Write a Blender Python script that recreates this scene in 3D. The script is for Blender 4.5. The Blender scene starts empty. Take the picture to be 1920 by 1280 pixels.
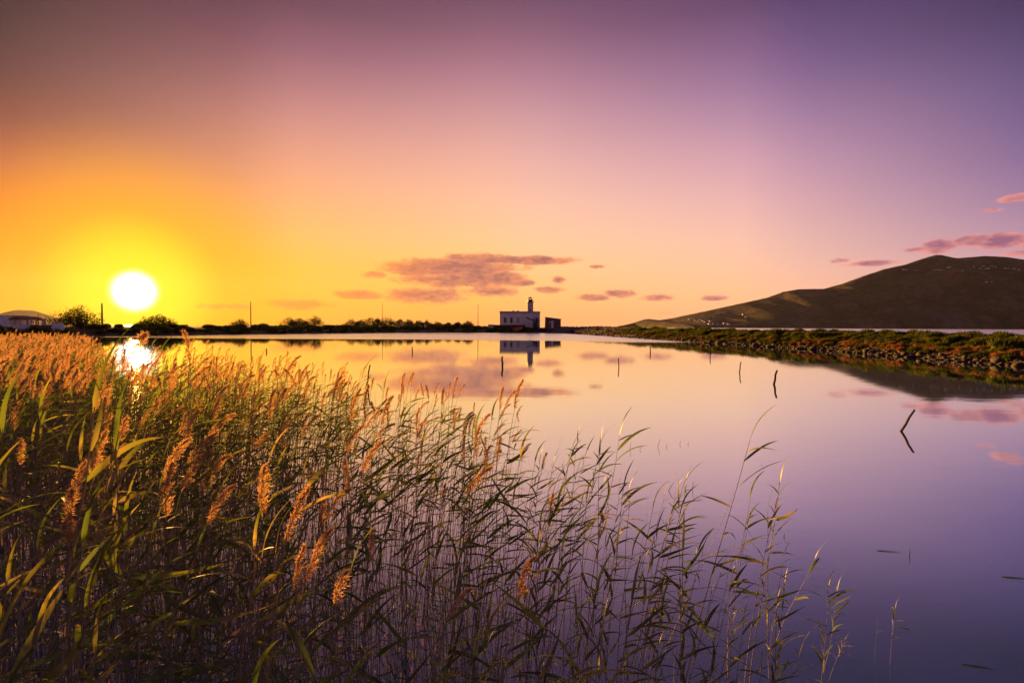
import bpy, bmesh, math, random
import numpy as np
from mathutils import Vector, Matrix, Euler, noise as mnoise

R = math.radians
scene = bpy.context.scene
col = scene.collection
random.seed(7)
rng = np.random.default_rng(11)

# ------------------------------------------------------------------ camera
FPX = 1000.0                      # focal length in photo pixels (1920 wide)
CAM_H = 2.5
cam_data = bpy.data.cameras.new('camera')
cam_data.sensor_width = 36.0
cam_data.lens = 36.0 * FPX / 1920.0
cam_data.clip_start = 0.05
cam_data.clip_end = 80000
cam = bpy.data.objects.new('camera', cam_data)
col.objects.link(cam)
PITCH = math.atan(28.0 / FPX)
ROLL = R(0.26)
cam.matrix_world = Matrix.Translation((0, 0, CAM_H)) @ Euler((R(90) - PITCH, 0, 0)).to_matrix().to_4x4() @ Euler((0, 0, ROLL)).to_matrix().to_4x4()
scene.camera = cam
CM = cam.matrix_world.to_3x3()

def ray(px, py):
    return CM @ Vector(((px - 960) / FPX, (640 - py) / FPX, -1.0))
def at(px, py, depth):            # point on the pixel's ray at a given forward distance
    d = ray(px, py)
    return Vector((0, 0, CAM_H)) + d * (depth / d.y)
def ground(px, py, z=0.0):        # where the pixel's ray meets a level surface
    d = ray(px, py)
    return Vector((0, 0, CAM_H)) + d * ((z - CAM_H) / d.z)
def zat(px, py, depth): return at(px, py, depth).z

# ------------------------------------------------------------------ sky
def lin(c):
    return tuple(((v / 255) / 12.92 if v / 255 <= 0.04045 else ((v / 255 + 0.055) / 1.055) ** 2.4) for v in c)

sun_dir = ray(252, 546).normalized()
SUN_AZ = math.atan2(sun_dir.x, sun_dir.y)
SUN_EL = math.asin(sun_dir.z)

world = bpy.data.worlds.new('World'); scene.world = world
world.use_nodes = True
WN = world.node_tree; WN.nodes.clear()
class NT:
    def __init__(s, tree): s.t = tree
    def node(s, typ, **kw):
        n = s.t.nodes.new(typ)
        for k, v in kw.items(): setattr(n, k, v)
        return n
    def put(s, sock, v):
        if hasattr(v, 'is_output'): s.t.links.new(v, sock)
        else: sock.default_value = v
    def math(s, op, a, b=None, c=None, clamp=False):
        n = s.node('ShaderNodeMath', operation=op, use_clamp=clamp)
        s.put(n.inputs[0], a)
        if b is not None: s.put(n.inputs[1], b)
        if c is not None: s.put(n.inputs[2], c)
        return n.outputs[0]
    def mix(s, f, a, b, blend='MIX'):
        n = s.node('ShaderNodeMix', data_type='RGBA', blend_type=blend)
        s.put(n.inputs[0], f)
        for sock, v in ((n.inputs[6], a), (n.inputs[7], b)):
            s.put(sock, (*v, 1) if isinstance(v, tuple) and len(v) == 3 else v)
        return n.outputs[2]
    def maprange(s, v, a, b, c=0.0, d=1.0, smooth=False):
        n = s.node('ShaderNodeMapRange', interpolation_type='SMOOTHSTEP' if smooth else 'LINEAR')
        n.clamp = True
        s.put(n.inputs[0], v)
        for i, x in enumerate((a, b, c, d)): n.inputs[1 + i].default_value = x
        return n.outputs[0]
    def ramp(s, f, stops):
        n = s.node('ShaderNodeValToRGB')
        e = n.color_ramp.elements
        while len(e) < len(stops): e.new(0.5)
        for el, (p, c) in zip(e, stops):
            el.position = p; el.color = (*c, 1)
        s.put(n.inputs[0], f)
        return n.outputs[0]
    def noise(s, vec, scale, detail=3, rough=0.5):
        n = s.node('ShaderNodeTexNoise')
        n.inputs['Scale'].default_value = scale; n.inputs['Detail'].default_value = detail
        n.inputs['Roughness'].default_value = rough
        if vec is not None: s.put(n.inputs['Vector'], vec)
        return n.outputs[0]

W = NT(WN)
tc = W.node('ShaderNodeTexCoord').outputs['Generated']
sep = W.node('ShaderNodeSeparateXYZ'); W.put(sep.inputs[0], tc)
dx, dy, dz = sep.outputs
el = W.math('MULTIPLY', W.math('ARCSINE', dz), 180 / math.pi)          # degrees
az = W.math('MULTIPLY', W.math('ARCTAN2', dx, dy), 180 / math.pi)      # degrees, 0 = +Y, + = right

# sky colours by column of azimuth; elevation stops from low to high
ROWS = [(600), (560), (500), (450), (380), (300), (220), (150), (80), (0)]
COLS = {
    0:    [(255,128,0),(255,134,0),(252,132,0),(238,122,6),(210,106,38),(172,90,66),(128,70,64),(96,56,62),(72,46,58),(52,36,48)],
    500:  [(255,160,6),(255,170,14),(255,176,40),(250,176,76),(240,164,98),(222,148,116),(194,128,120),(164,106,112),(132,82,98),(96,60,78)],
    960:  [(255,166,96),(255,180,100),(254,192,124),(250,194,146),(242,188,158),(228,172,158),(204,150,152),(178,126,140),(148,100,120),(110,74,98)],
    1450: [(250,178,132),(250,186,142),(244,188,160),(236,184,168),(222,170,172),(198,150,170),(166,126,160),(138,104,146),(114,84,128),(86,62,102)],
    1920: [(230,168,150),(220,166,156),(196,150,162),(170,132,158),(142,112,152),(114,92,140),(96,78,128),(84,70,116),(70,58,98),(52,44,76)],
}
c_prev = None; a_prev = None; seen = []
for x, cs in COLS.items():
    a = math.degrees(math.atan((x - 960) / FPX))
    hor = 612 + (x - 960) * math.tan(ROLL)
    L = math.hypot(FPX, x - 960)
    stops = [(max(0.0, math.degrees(math.atan((hor - y) / L))) / 90, lin(c)) for y, c in zip(ROWS, cs)]
    rc = W.ramp(W.math('DIVIDE', el, 90.0, clamp=True), stops)
    if c_prev is None: sky = rc; first_ramp = rc
    else: sky = W.mix(W.maprange(az, a_prev - (0 if len(seen) == 1 else 3), a + 3, smooth=False), sky, rc)
    c_prev = rc; a_prev = a; seen.append(x)
# round the back the sky goes on as its right-hand side, away from the sun
back = W.maprange(az, -52, -130)
sky = W.mix(back, sky, c_prev)

# the sun: yellow aureole and blown-out core
dotn = W.node('ShaderNodeVectorMath', operation='DOT_PRODUCT')
W.put(dotn.inputs[0], tc); dotn.inputs[1].default_value = sun_dir
sang = W.math('MULTIPLY', W.math('ARCCOSINE', W.math('MINIMUM', dotn.outputs['Value'], 1.0)), 180 / math.pi)
sky = W.mix(W.math('MULTIPLY', W.maprange(sang, 15, 4, smooth=True), 0.8), sky, lin((255, 168, 0)))
sky = W.mix(W.maprange(sang, 7.5, 2.2, smooth=True), sky, lin((255, 214, 0)))

# clouds: soft ellipses in the sky broken up by noise
comb = W.node('ShaderNodeCombineXYZ')
W.put(comb.inputs[0], az); W.put(comb.inputs[1], W.math('MULTIPLY', el, 2.2)); comb.inputs[2].default_value = 3.7
n1 = W.noise(comb.outputs[0], 0.42, 6, 0.55)
n2 = W.noise(comb.outputs[0], 1.6, 5, 0.6)
def azel(px, py):
    d = ray(px, py).normalized()
    return math.degrees(math.atan2(d.x, d.y)), math.degrees(math.asin(d.z))
CL = [  # px, py, half width, half height, strength
    (850, 502, 118, 17, 1.0), (985, 488, 84, 8, 0.9), (890, 487, 60, 12, 0.9), (780, 503, 42, 15, 0.9),
    (870, 526, 108, 13, 0.95), (945, 520, 38, 13, 0.9), (800, 556, 70, 15, 0.75), (900, 546, 60, 10, 0.75),
    (680, 552, 44, 8, 0.6), (700, 515, 22, 6, 0.6), (985, 530, 18, 6, 0.8), (1030, 543, 26, 6, 0.8), (1048, 525, 12, 7, 0.75),
    (1110, 558, 36, 6, 0.65), (1165, 551, 28, 7, 0.7), (1230, 558, 30, 6, 0.65), (1340, 559, 26, 5, 0.6), (1120, 500, 12, 4, 0.6),
    (560, 570, 60, 9, 0.5), (420, 575, 60, 6, 0.5),
    (1765, 462, 34, 12, 0.95), (1820, 452, 40, 10, 0.9), (1875, 452, 42, 13, 1.0), (1720, 468, 26, 5, 0.7), (1630, 494, 50, 5, 0.7),
    (1575, 489, 18, 5, 0.65), (1905, 371, 34, 7, 0.7), (1852, 395, 24, 4, 0.55), (1915, 474, 40, 5, 0.7), (1985, 455, 60, 14, 0.9),
]
field = None
for px, py, hw, hh, st in CL:
    a0, e0 = azel(px, py); a1, _ = azel(px + hw, py); _, e1 = azel(px, py - hh)
    u = W.math('DIVIDE', W.math('SUBTRACT', az, a0), max(1e-3, (a1 - a0) * 1.35))
    v = W.math('DIVIDE', W.math('SUBTRACT', el, e0), max(1e-3, (e1 - e0) * 1.35))
    q = W.math('ADD', W.math('MULTIPLY', u, u), W.math('MULTIPLY', v, v))
    f = W.math('MULTIPLY_ADD', q, -st, st)
    field = f if field is None else W.math('MAXIMUM', field, f)
field = W.math('MAXIMUM', field, -0.6)
# faint low streaks above the far shore
band = W.math('MULTIPLY', W.maprange(el, 0.3, 1.8, smooth=True), W.maprange(el, 4.2, 2.4, smooth=True))
comb2 = W.node('ShaderNodeCombineXYZ')
W.put(comb2.inputs[0], az); W.put(comb2.inputs[1], W.math('MULTIPLY', el, 5.0)); comb2.inputs[2].default_value = 9.1
streak = W.noise(comb2.outputs[0], 0.35, 4, 0.6)
field = W.math('MAXIMUM', field, W.math('MULTIPLY_ADD', band, W.maprange(streak, 0.5, 0.75, 0.2, 1.0), -0.6))
dens = W.math('ADD', field, W.math('ADD', W.math('MULTIPLY_ADD', n1, 1.7, -0.85), W.math('MULTIPLY_ADD', n2, 0.7, -0.33)))
cmask = W.math('MULTIPLY', W.maprange(dens, 0.05, 0.55, smooth=True), W.maprange(field, -0.5, 0.2, 0.0, 0.95))
combs = W.node('ShaderNodeVectorMath', operation='ADD'); W.put(combs.inputs[0], comb.outputs[0]); combs.inputs[1].default_value = (-0.35, 0.5, 0)
n1s = W.noise(combs.outputs[0], 0.42, 6, 0.55)
relief = W.math('MULTIPLY_ADD', W.math('SUBTRACT', n1s, n1), 1.1, 0.22)      # far side from the light stays dark
shade = W.math('ADD', relief, W.math('MULTIPLY', dens, 0.42))
c_left = W.mix(W.maprange(shade, 0.25, 0.65), lin((250, 150, 50)), lin((214, 104, 56)))
c_mid = W.mix(W.maprange(shade, 0.25, 0.65), lin((244, 150, 100)), lin((148, 84, 92)))
c_right = W.mix(W.maprange(shade, 0.25, 0.65), lin((236, 150, 136)), lin((146, 92, 118)))
ccol = W.mix(W.maprange(az, -20, -6), c_left, c_mid)
ccol = W.mix(W.maprange(az, 6, 32), ccol, c_right)
sky = W.mix(cmask, sky, ccol)
core = W.math('POWER', W.maprange(sang, 2.3, 0.4, smooth=True), 1.8)
sky = W.mix(core, sky, (6.0, 5.7, 5.0))

nish = W.node('ShaderNodeTexSky', sky_type='NISHITA')
nish.sun_disc = False; nish.sun_elevation = SUN_EL; nish.sun_rotation = SUN_AZ
nish.dust_density = 2.0
bg1 = W.node('ShaderNodeBackground'); W.put(bg1.inputs[0], sky); bg1.inputs[1].default_value = 0.312
bg2 = W.node('ShaderNodeBackground'); W.put(bg2.inputs[0], nish.outputs[0]); bg2.inputs[1].default_value = 0.0008
add = W.node('ShaderNodeAddShader'); W.put(add.inputs[0], bg1.outputs[0]); W.put(add.inputs[1], bg2.outputs[0])
wo = W.node('ShaderNodeOutputWorld'); W.put(wo.inputs[0], add.outputs[0])

# ------------------------------------------------------------------ sun lamp, exposure
sl = bpy.data.lights.new('sun', 'SUN'); sl.energy = 5.0; sl.angle = R(0.6); sl.color = (1.0, 0.46, 0.08)
sun = bpy.data.objects.new('sun', sl); col.objects.link(sun)
sun.rotation_euler = (-sun_dir).to_track_quat('-Z', 'Y').to_euler()
vs = scene.view_settings
vs.view_transform = 'Standard'; vs.look = 'None'; vs.exposure = 1.85; vs.gamma = 1.0; vs.use_curve_mapping = False
cy = scene.cycles
cy.max_bounces = 6; cy.diffuse_bounces = 3; cy.glossy_bounces = 3; cy.transmission_bounces = 4; cy.transparent_max_bounces = 6
cy.caustics_reflective = False; cy.caustics_refractive = False; cy.use_denoising = True
cy.sample_clamp_indirect = 4.0

# ------------------------------------------------------------------ materials
def mat(name):
    m = bpy.data.materials.new(name); m.use_nodes = True
    m.node_tree.nodes.clear()
    return m, NT(m.node_tree)
def finish(n, shader):
    o = n.node('ShaderNodeOutputMaterial'); n.put(o.inputs[0], shader)
def pos(n): return n.node('ShaderNodeNewGeometry').outputs['Position']
def plain(name, c1, c2, scale=2.0, rough=0.8, bump=0.0, bscale=8.0, metallic=0.0, detail=5):
    m, n = mat(name)
    f = n.noise(pos(n), scale, detail, 0.6)
    c = n.ramp(f, [(0.3, c1), (0.7, c2)])
    b = n.node('ShaderNodeBsdfPrincipled')
    n.put(b.inputs['Base Color'], c); b.inputs['Roughness'].default_value = rough; b.inputs['Metallic'].default_value = metallic
    b.inputs['Specular IOR Level'].default_value = 0.3
    if bump:
        bn = n.node('ShaderNodeBump'); bn.inputs['Strength'].default_value = bump; bn.inputs['Distance'].default_value = 0.1
        n.put(bn.inputs['Height'], n.noise(pos(n), bscale, 6, 0.65)); n.put(b.inputs['Normal'], bn.outputs[0])
    finish(n, b.outputs[0]); return m
def leafy(name, stops, scale, trans=0.45, tcol=(1.0, 0.9, 0.5), gloss=0.06):
    m, n = mat(name)
    fz = n.noise(pos(n), scale, 2, 0.5)
    c = n.ramp(fz, stops)
    d = n.node('ShaderNodeBsdfDiffuse'); n.put(d.inputs[0], c)
    t = n.node('ShaderNodeBsdfTranslucent'); n.put(t.inputs[0], n.mix(1.0, c, tcol, 'MULTIPLY'))
    mx = n.node('ShaderNodeMixShader'); mx.inputs[0].default_value = trans
    n.put(mx.inputs[1], d.outputs[0]); n.put(mx.inputs[2], t.outputs[0])
    g = n.node('ShaderNodeBsdfGlossy'); g.inputs['Roughness'].default_value = 0.45
    mg = n.node('ShaderNodeMixShader'); mg.inputs[0].default_value = gloss
    n.put(mg.inputs[1], mx.outputs[0]); n.put(mg.inputs[2], g.outputs[0])
    finish(n, mg.outputs[0]); return m

M = {}
M['leaf'] = leafy('reed_leaf', [(0.30, (0.08, 0.14, 0.035)), (0.49, (0.13, 0.18, 0.04)), (0.60, (0.26, 0.25, 0.075)), (0.70, (0.42, 0.32, 0.18))], 2.6, 0.55, (1.0, 0.98, 0.45))
M['stem'] = leafy('reed_stem', [(0.32, (0.22, 0.22, 0.09)), (0.5, (0.36, 0.28, 0.19)), (0.68, (0.45, 0.36, 0.26))], 3.1, 0.3, (1, .8, .5))
M['plume'] = leafy('reed_plume', [(0.35, (0.45, 0.33, 0.23)), (0.65, (0.62, 0.49, 0.36))], 4.0, 0.62, (1.0, 0.78, 0.5), 0.0)
M['bush'] = leafy('bush_leaf', [(0.35, (0.05, 0.08, 0.02)), (0.65, (0.13, 0.14, 0.035))], 0.8, 0.35, (1, 0.9, 0.4), 0.0)
M['drybush'] = leafy('dry_bush_leaf', [(0.35, (0.19, 0.095, 0.05)), (0.65, (0.30, 0.16, 0.09))], 1.2, 0.3, (1, 0.8, 0.5), 0.0)
M['tree'] = leafy('tree_leaf', [(0.35, (0.035, 0.045, 0.014)), (0.65, (0.08, 0.085, 0.03))], 0.7, 0.35, (1, 0.8, 0.4), 0.0)
M['bark'] = plain('bark', (0.05, 0.035, 0.025), (0.10, 0.07, 0.05), 3.0, 0.9)
M['rock'] = plain('rock', (0.022, 0.018, 0.018), (0.075, 0.06, 0.058), 1.7, 0.8, 0.5, 9)
M['rubble'] = plain('rubble_stone', (0.10, 0.08, 0.085), (0.24, 0.20, 0.20), 0.9, 0.85, 0.4, 6)
M['soil'] = plain('soil', (0.05, 0.038, 0.025), (0.12, 0.085, 0.055), 0.5, 0.95, 0.5, 3)
M['land'] = plain('land', (0.06, 0.065, 0.025), (0.14, 0.11, 0.05), 0.15, 0.95, 0.6, 1.5)
M['white'] = plain('white_plaster', (0.60, 0.58, 0.60), (0.80, 0.78, 0.78), 0.5, 0.8, 0.15, 3)
M['trim'] = plain('plaster_trim', (0.40, 0.37, 0.38), (0.55, 0.52, 0.52), 0.8, 0.8)
M['tower'] = plain('tower_plaster', (0.42, 0.40, 0.43), (0.60, 0.57, 0.58), 0.6, 0.8, 0.1, 3)
M['darkpane'] = plain('dark_window_glass', (0.010, 0.010, 0.012), (0.02, 0.018, 0.02), 2, 0.15)
M['shutter'] = plain('grey_shutter', (0.36, 0.34, 0.36), (0.46, 0.44, 0.45), 2, 0.6)
M['metal'] = plain('dark_metal', (0.03, 0.028, 0.028), (0.07, 0.06, 0.055), 4, 0.5, 0, 8, 0.6)
M['brown'] = plain('brown_stone_wall', (0.09, 0.06, 0.05), (0.19, 0.13, 0.105), 1.2, 0.9, 0.6, 4)
M['lilac'] = plain('pale_painted_wood', (0.55, 0.52, 0.66), (0.68, 0.64, 0.76), 2, 0.6)
M['darkwall'] = plain('dark_stone_wall', (0.035, 0.028, 0.026), (0.09, 0.07, 0.06), 1.0, 0.9, 0.5, 4)
M['orange'] = plain('orange_paint', (0.62, 0.11, 0.02), (0.75, 0.17, 0.03), 1.5, 0.45)
M['wood'] = plain('weathered_wood', (0.05, 0.035, 0.03), (0.14, 0.10, 0.08), 7, 0.85, 0.4, 30)
M['tile'] = plain('terracotta_tile', (0.20, 0.07, 0.035), (0.34, 0.13, 0.06), 2.5, 0.85)
M['rust'] = plain('mast_paint', (0.10, 0.085, 0.08), (0.2, 0.17, 0.155), 1.2, 0.6)
M['glass'] = plain('lantern_glass', (0.5, 0.45, 0.4), (0.6, 0.55, 0.5), 1, 0.1)
gm, gn = mat('lantern_pane')
gg = gn.node('ShaderNodeBsdfGlass'); gg.inputs['Roughness'].default_value = 0.02; gg.inputs['IOR'].default_value = 1.05
finish(gn, gg.outputs[0]); M['glass'] = gm

# mountain: dark scrub, bare earth on steep gullies
mm, n = mat('mountain_scrub')
f1 = n.noise(pos(n), 0.004, 8, 0.62); f2 = n.noise(pos(n), 0.02, 6, 0.6)
c = n.ramp(n.math('ADD', n.math('MULTIPLY', f1, 0.6), n.math('MULTIPLY', f2, 0.4)),
           [(0.40, (0.028, 0.036, 0.020)), (0.50, (0.060, 0.055, 0.042)), (0.60, (0.125, 0.100, 0.085))])
b = n.node('ShaderNodeBsdfPrincipled'); n.put(b.inputs['Base Color'], c); b.inputs['Roughness'].default_value = 0.95
b.inputs['Specular IOR Level'].default_value = 0.1
bn = n.node('ShaderNodeBump'); bn.inputs['Strength'].default_value = 0.8; bn.inputs['Distance'].default_value = 12
n.put(bn.inputs['Height'], f2); n.put(b.inputs['Normal'], bn.outputs[0])
finish(n, b.outputs[0]); M['mountain'] = mm

def water(name, deep, tint, wind):
    m, n = mat(name)
    p = pos(n)
    sp = n.node('ShaderNodeSeparateXYZ'); n.put(sp.inputs[0], p)
    st = n.node('ShaderNodeCombineXYZ')
    n.put(st.inputs[0], n.math('MULTIPLY', sp.outputs[0], 0.35)); n.put(st.inputs[1], sp.outputs[1]); n.put(st.inputs[2], sp.outputs[2])
    small = n.noise(st.outputs[0], 1.3, 3, 0.55)
    fine = n.noise(st.outputs[0], 5.0, 2, 0.5)
    if wind:     # far half of the lagoon is ruffled by wind, with calm slicks; the rest lies still
        sl_ = n.node('ShaderNodeCombineXYZ')
        n.put(sl_.inputs[0], n.math('MULTIPLY', sp.outputs[0], 0.012)); n.put(sl_.inputs[1], n.math('MULTIPLY', sp.outputs[1], 0.09))
        slick = n.noise(sl_.outputs[0], 1.0, 3, 0.5)
        yy = n.math('ADD', sp.outputs[1], n.math('MULTIPLY_ADD', slick, 26.0, -13.0))
        yy = n.math('ADD', yy, n.math('MULTIPLY', sp.outputs[0], 0.16))
        ruf = n.maprange(yy, 92, 100, smooth=True)
        ruf = n.math('MULTIPLY', ruf, n.maprange(slick, 0.68, 0.62, 0.15, 1.0))
    else:
        ruf = 1.0
    h = n.math('MULTIPLY', n.math('ADD', small, n.math('MULTIPLY', fine, 0.25)), n.math('MULTIPLY_ADD', ruf, 0.10, 0.0016) if wind else 0.1)
    bn = n.node('ShaderNodeBump'); bn.inputs['Strength'].default_value = 1.0; bn.inputs['Distance'].default_value = 1.0
    n.put(bn.inputs['Height'], h)
    gl = n.node('ShaderNodeBsdfGlossy'); n.put(gl.inputs[0], (*tint, 1)); n.put(gl.inputs['Normal'], bn.outputs[0])
    n.put(gl.inputs['Roughness'], n.math('MULTIPLY_ADD', ruf, 0.22, 0.03) if wind else 0.25)
    df = n.node('ShaderNodeBsdfDiffuse'); n.put(df.inputs[0], (*deep, 1))
    lw = n.node('ShaderNodeLayerWeight'); lw.inputs[0].default_value = 0.5
    fac = n.ramp(lw.outputs['Facing'], [(0.0, (.12,) * 3), (0.4, (.26,) * 3), (0.58, (.48,) * 3), (0.70, (.74,) * 3), (0.866, (.93,) * 3), (1.0, (1,) * 3)])
    mx = n.node('ShaderNodeMixShader'); n.put(mx.inputs[0], fac)
    n.put(mx.inputs[1], df.outputs[0]); n.put(mx.inputs[2], gl.outputs[0])
    finish(n, mx.outputs[0]); return m
M['lake'] = water('lake_water', (0.02, 0.09, 0.22), (0.90, 0.98, 1.0), True)
M['sea'] = water('sea_water', (0.02, 0.08, 0.20), (0.92, 0.98, 1.0), False)

# ------------------------------------------------------------------ mesh helpers
def mesh_np(name, v, t, mats, mi=None, smooth=False):
    me = bpy.data.meshes.new(name)
    v = np.asarray(v, np.float32); t = np.asarray(t, np.int32)
    me.vertices.add(len(v)); me.vertices.foreach_set('co', v.ravel())
    me.loops.add(t.size); me.loops.foreach_set('vertex_index', t.ravel())
    me.polygons.add(len(t)); me.polygons.foreach_set('loop_start', np.arange(0, t.size, t.shape[1], dtype=np.int32))
    for m in mats: me.materials.append(m)
    if mi is not None: me.polygons.foreach_set('material_index', np.asarray(mi, np.int32))
    if smooth: me.polygons.foreach_set('use_smooth', np.ones(len(t), bool))
    me.update(calc_edges=True); me.validate()
    return me
def link(name, data, parent=None, matrix=None):
    o = bpy.data.objects.new(name, data); col.objects.link(o)
    if parent is not None: o.parent = parent
    if matrix is not None: o.matrix_local = matrix
    return o
def tag(o, label=None, cat=None, group=None, kind=None):
    if label: o['label'] = label
    if cat: o['category'] = cat
    if group: o['group'] = group
    if kind: o['kind'] = kind
    return o
def empty(name, loc, rz=0, label=None, cat=None, group=None):
    o = link(name, None); o.location = loc; o.rotation_euler = (0, 0, rz); o.empty_display_size = 0.2
    return tag(o, label, cat, group)
class B:                      # small bmesh collector
    def __init__(s): s.bm = bmesh.new()
    def box(s, lo, hi, M4=None):
        c = [(lo[i] + hi[i]) / 2 for i in range(3)]; d = [abs(hi[i] - lo[i]) for i in range(3)]
        m = Matrix.Translation(c) @ Matrix.Diagonal((*d, 1))
        bmesh.ops.create_cube(s.bm, size=1, matrix=(M4 @ m) if M4 else m); return s
    def tube(s, pts, radii, seg=8, cap=True):
        pts = [Vector(p) for p in pts]; rings = []
        for i, p in enumerate(pts):
            d = (pts[min(i + 1, len(pts) - 1)] - pts[max(i - 1, 0)]).normalized()
            up = Vector((0, 0, 1)) if abs(d.z) < 0.9 else Vector((1, 0, 0))
            a = d.cross(up).normalized(); b = d.cross(a)
            rings.append([s.bm.verts.new(p + (a * math.cos(2 * math.pi * k / seg) + b * math.sin(2 * math.pi * k / seg)) * radii[i]) for k in range(seg)])
        for r0, r1 in zip(rings, rings[1:]):
            for k in range(seg): s.bm.faces.new((r0[k], r0[(k + 1) % seg], r1[(k + 1) % seg], r1[k]))
        if cap: s.bm.faces.new(rings[0][::-1]); s.bm.faces.new(rings[-1])
        return s
    def prism(s, poly, y0, y1):      # polygon in x,z pushed along y
        a = [s.bm.verts.new((p[0], y0, p[1])) for p in poly]; b = [s.bm.verts.new((p[0], y1, p[1])) for p in poly]
        s.bm.faces.new(a); s.bm.faces.new(b[::-1])
        for i in range(len(poly)): s.bm.faces.new((a[i], b[i], b[(i + 1) % len(poly)], a[(i + 1) % len(poly)]))
        return s
    def build(s, name, m, parent=None, smooth=False, bevel=0):
        bmesh.ops.recalc_face_normals(s.bm, faces=s.bm.faces)
        if bevel: bmesh.ops.bevel(s.bm, geom=s.bm.edges[:], offset=bevel, segments=1, affect='EDGES')
        me = bpy.data.meshes.new(name); s.bm.to_mesh(me); s.bm.free(); me.materials.append(m)
        if smooth:
            for p in me.polygons: p.use_smooth = True
        return link(name, me, parent)
def grid_mesh(name, P, m, smooth=True):       # P: (nu, nv, 3)
    nu, nv = P.shape[:2]
    i = np.arange(nu * nv).reshape(nu, nv)
    q = np.stack([i[:-1, :-1], i[1:, :-1], i[1:, 1:], i[:-1, 1:]], -1).reshape(-1, 4)
    return mesh_np(name, P.reshape(-1, 3), q, [m], None, smooth)

# ------------------------------------------------------------------ sea, lake
S = 7600
sea = link('sea', mesh_np('sea', [(-S, -S, -0.45), (S, -S, -0.45), (S, S, -0.45), (-S, S, -0.45)], [(0, 1, 2, 3)], [M['sea']]))
tag(sea, kind='structure')
DYKE = [(29, -40), (31, 0), (32.5, 20), (34, 35), (35, 59), (29.5, 100), (26, 140), (23.5, 172), (19, 202), (13, 211)]
SHORE = [(13, 211), (0, 212), (-13.4, 210), (-30, 201), (-46, 188), (-59, 165), (-72, 147), (-81, 125), (-89, 116), (-86, 96), (-72, 62), (-54, 34), (-34, 12), (-12, 2.0), (-3, 0.6), (8, 0.2), (20, -6), (29, -40)]
lp = [(x, y) for x, y in DYKE] + SHORE[1:-1]
bmk = bmesh.new()
cx = sum(p[0] for p in lp) / len(lp); cyy = sum(p[1] for p in lp) / len(lp)
vv = []
for x, y in lp:               # the sheet tucks a little under its banks
    d = Vector((x - cx, y - cyy)).normalized() * 1.5
    vv.append(bmk.verts.new((x + d.x, y + d.y, 0.0)))
ff = bmk.faces.new(vv)
if ff.normal.z < 0: bmesh.ops.reverse_faces(bmk, faces=[ff])
bmesh.ops.triangulate(bmk, faces=bmk.faces[:])
lm = bpy.data.meshes.new('lake'); bmk.to_mesh(lm); bmk.free(); lm.materials.append(M['lake'])
lake = tag(link('lake', lm), kind='structure')

def resample(pts, step):
    out = []
    for (x0, y0), (x1, y1) in zip(pts, pts[1:]):
        L = math.hypot(x1 - x0, y1 - y0); k = max(1, int(L / step))
        out += [(x0 + (x1 - x0) * i / k, y0 + (y1 - y0) * i / k) for i in range(k)]
    out.append(pts[-1])
    a = np.array(out)
    for _ in range(3): a[1:-1] = (a[:-2] + 2 * a[1:-1] + a[2:]) / 4
    return a
def normals(a, side):
    d = np.gradient(a, axis=0); d /= np.linalg.norm(d, axis=1)[:, None] + 1e-9
    n = np.stack([d[:, 1], -d[:, 0]], 1) * side
    for _ in range(12): n[1:-1] = (n[:-2] + n[1:-1] + n[2:]) / 3
    return n / np.linalg.norm(n, axis=1)[:, None]
def nz(x, y, s, o=0): return mnoise.noise((x * s, y * s, o))
def bank(name, line, side, prof, m, amp):
    a = resample(line, 1.6); nn = normals(a, side)
    P = np.zeros((len(a), len(prof), 3))
    for i in range(len(a)):
        for j, (o, z) in enumerate(prof):
            x, y = a[i] + nn[i] * o
            w = amp * min(1, abs(o) / 3 + 0.25)
            P[i, j] = (x, y, z + w * (nz(x, y, 0.35, 1) * 0.6 + nz(x, y, 1.1, 5) * 0.3))
    return link(name, grid_mesh(name, P, m)), a, nn
D_PROF = [(-2.5, -1.0), (-1, -0.35), (0, 0.02), (0.8, 0.35), (1.6, 0.62), (3, 0.95), (4.5, 1.3), (6, 1.55), (8, 1.65), (10, 1.6), (12, 1.0), (14, 0.2), (17, -1.2)]
dyke, DA, DN = bank('dyke_bank', DYKE, 1, D_PROF, M['soil'], 0.25)
tag(dyke, kind='structure')
S_PROF = [(-3, -1.2), (-1, -0.4), (0, 0.02), (1, 0.3), (3, 0.7), (7, 1.3), (14, 1.8), (24, 2.0), (40, 2.0), (70, 1.9), (95, 1.2), (115, -1.0)]
shore, SA, SN = bank('shore_land', SHORE[:14], 1, S_PROF, M['land'], 0.35)
tag(shore, kind='structure')
# the bank the camera stands on
a = resample(SHORE[12:], 1.5); nn = normals(a, 1)
P = np.zeros((len(a), 5, 3))
for i in range(len(a)):
    for j, (o, z) in enumerate([(-2.5, -0.8), (0, 0.02), (1.5, 0.5), (5, 0.9), (30, 1.0)]):
        x, y = a[i] + nn[i] * o; P[i, j] = (x, y, z + 0.1 * nz(x, y, 0.6))
tag(link('near_bank', grid_mesh('near_bank', P, M['soil'])), kind='structure')
def prof_z(prof, o): return float(np.interp(o, [p[0] for p in prof], [p[1] for p in prof]))

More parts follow.
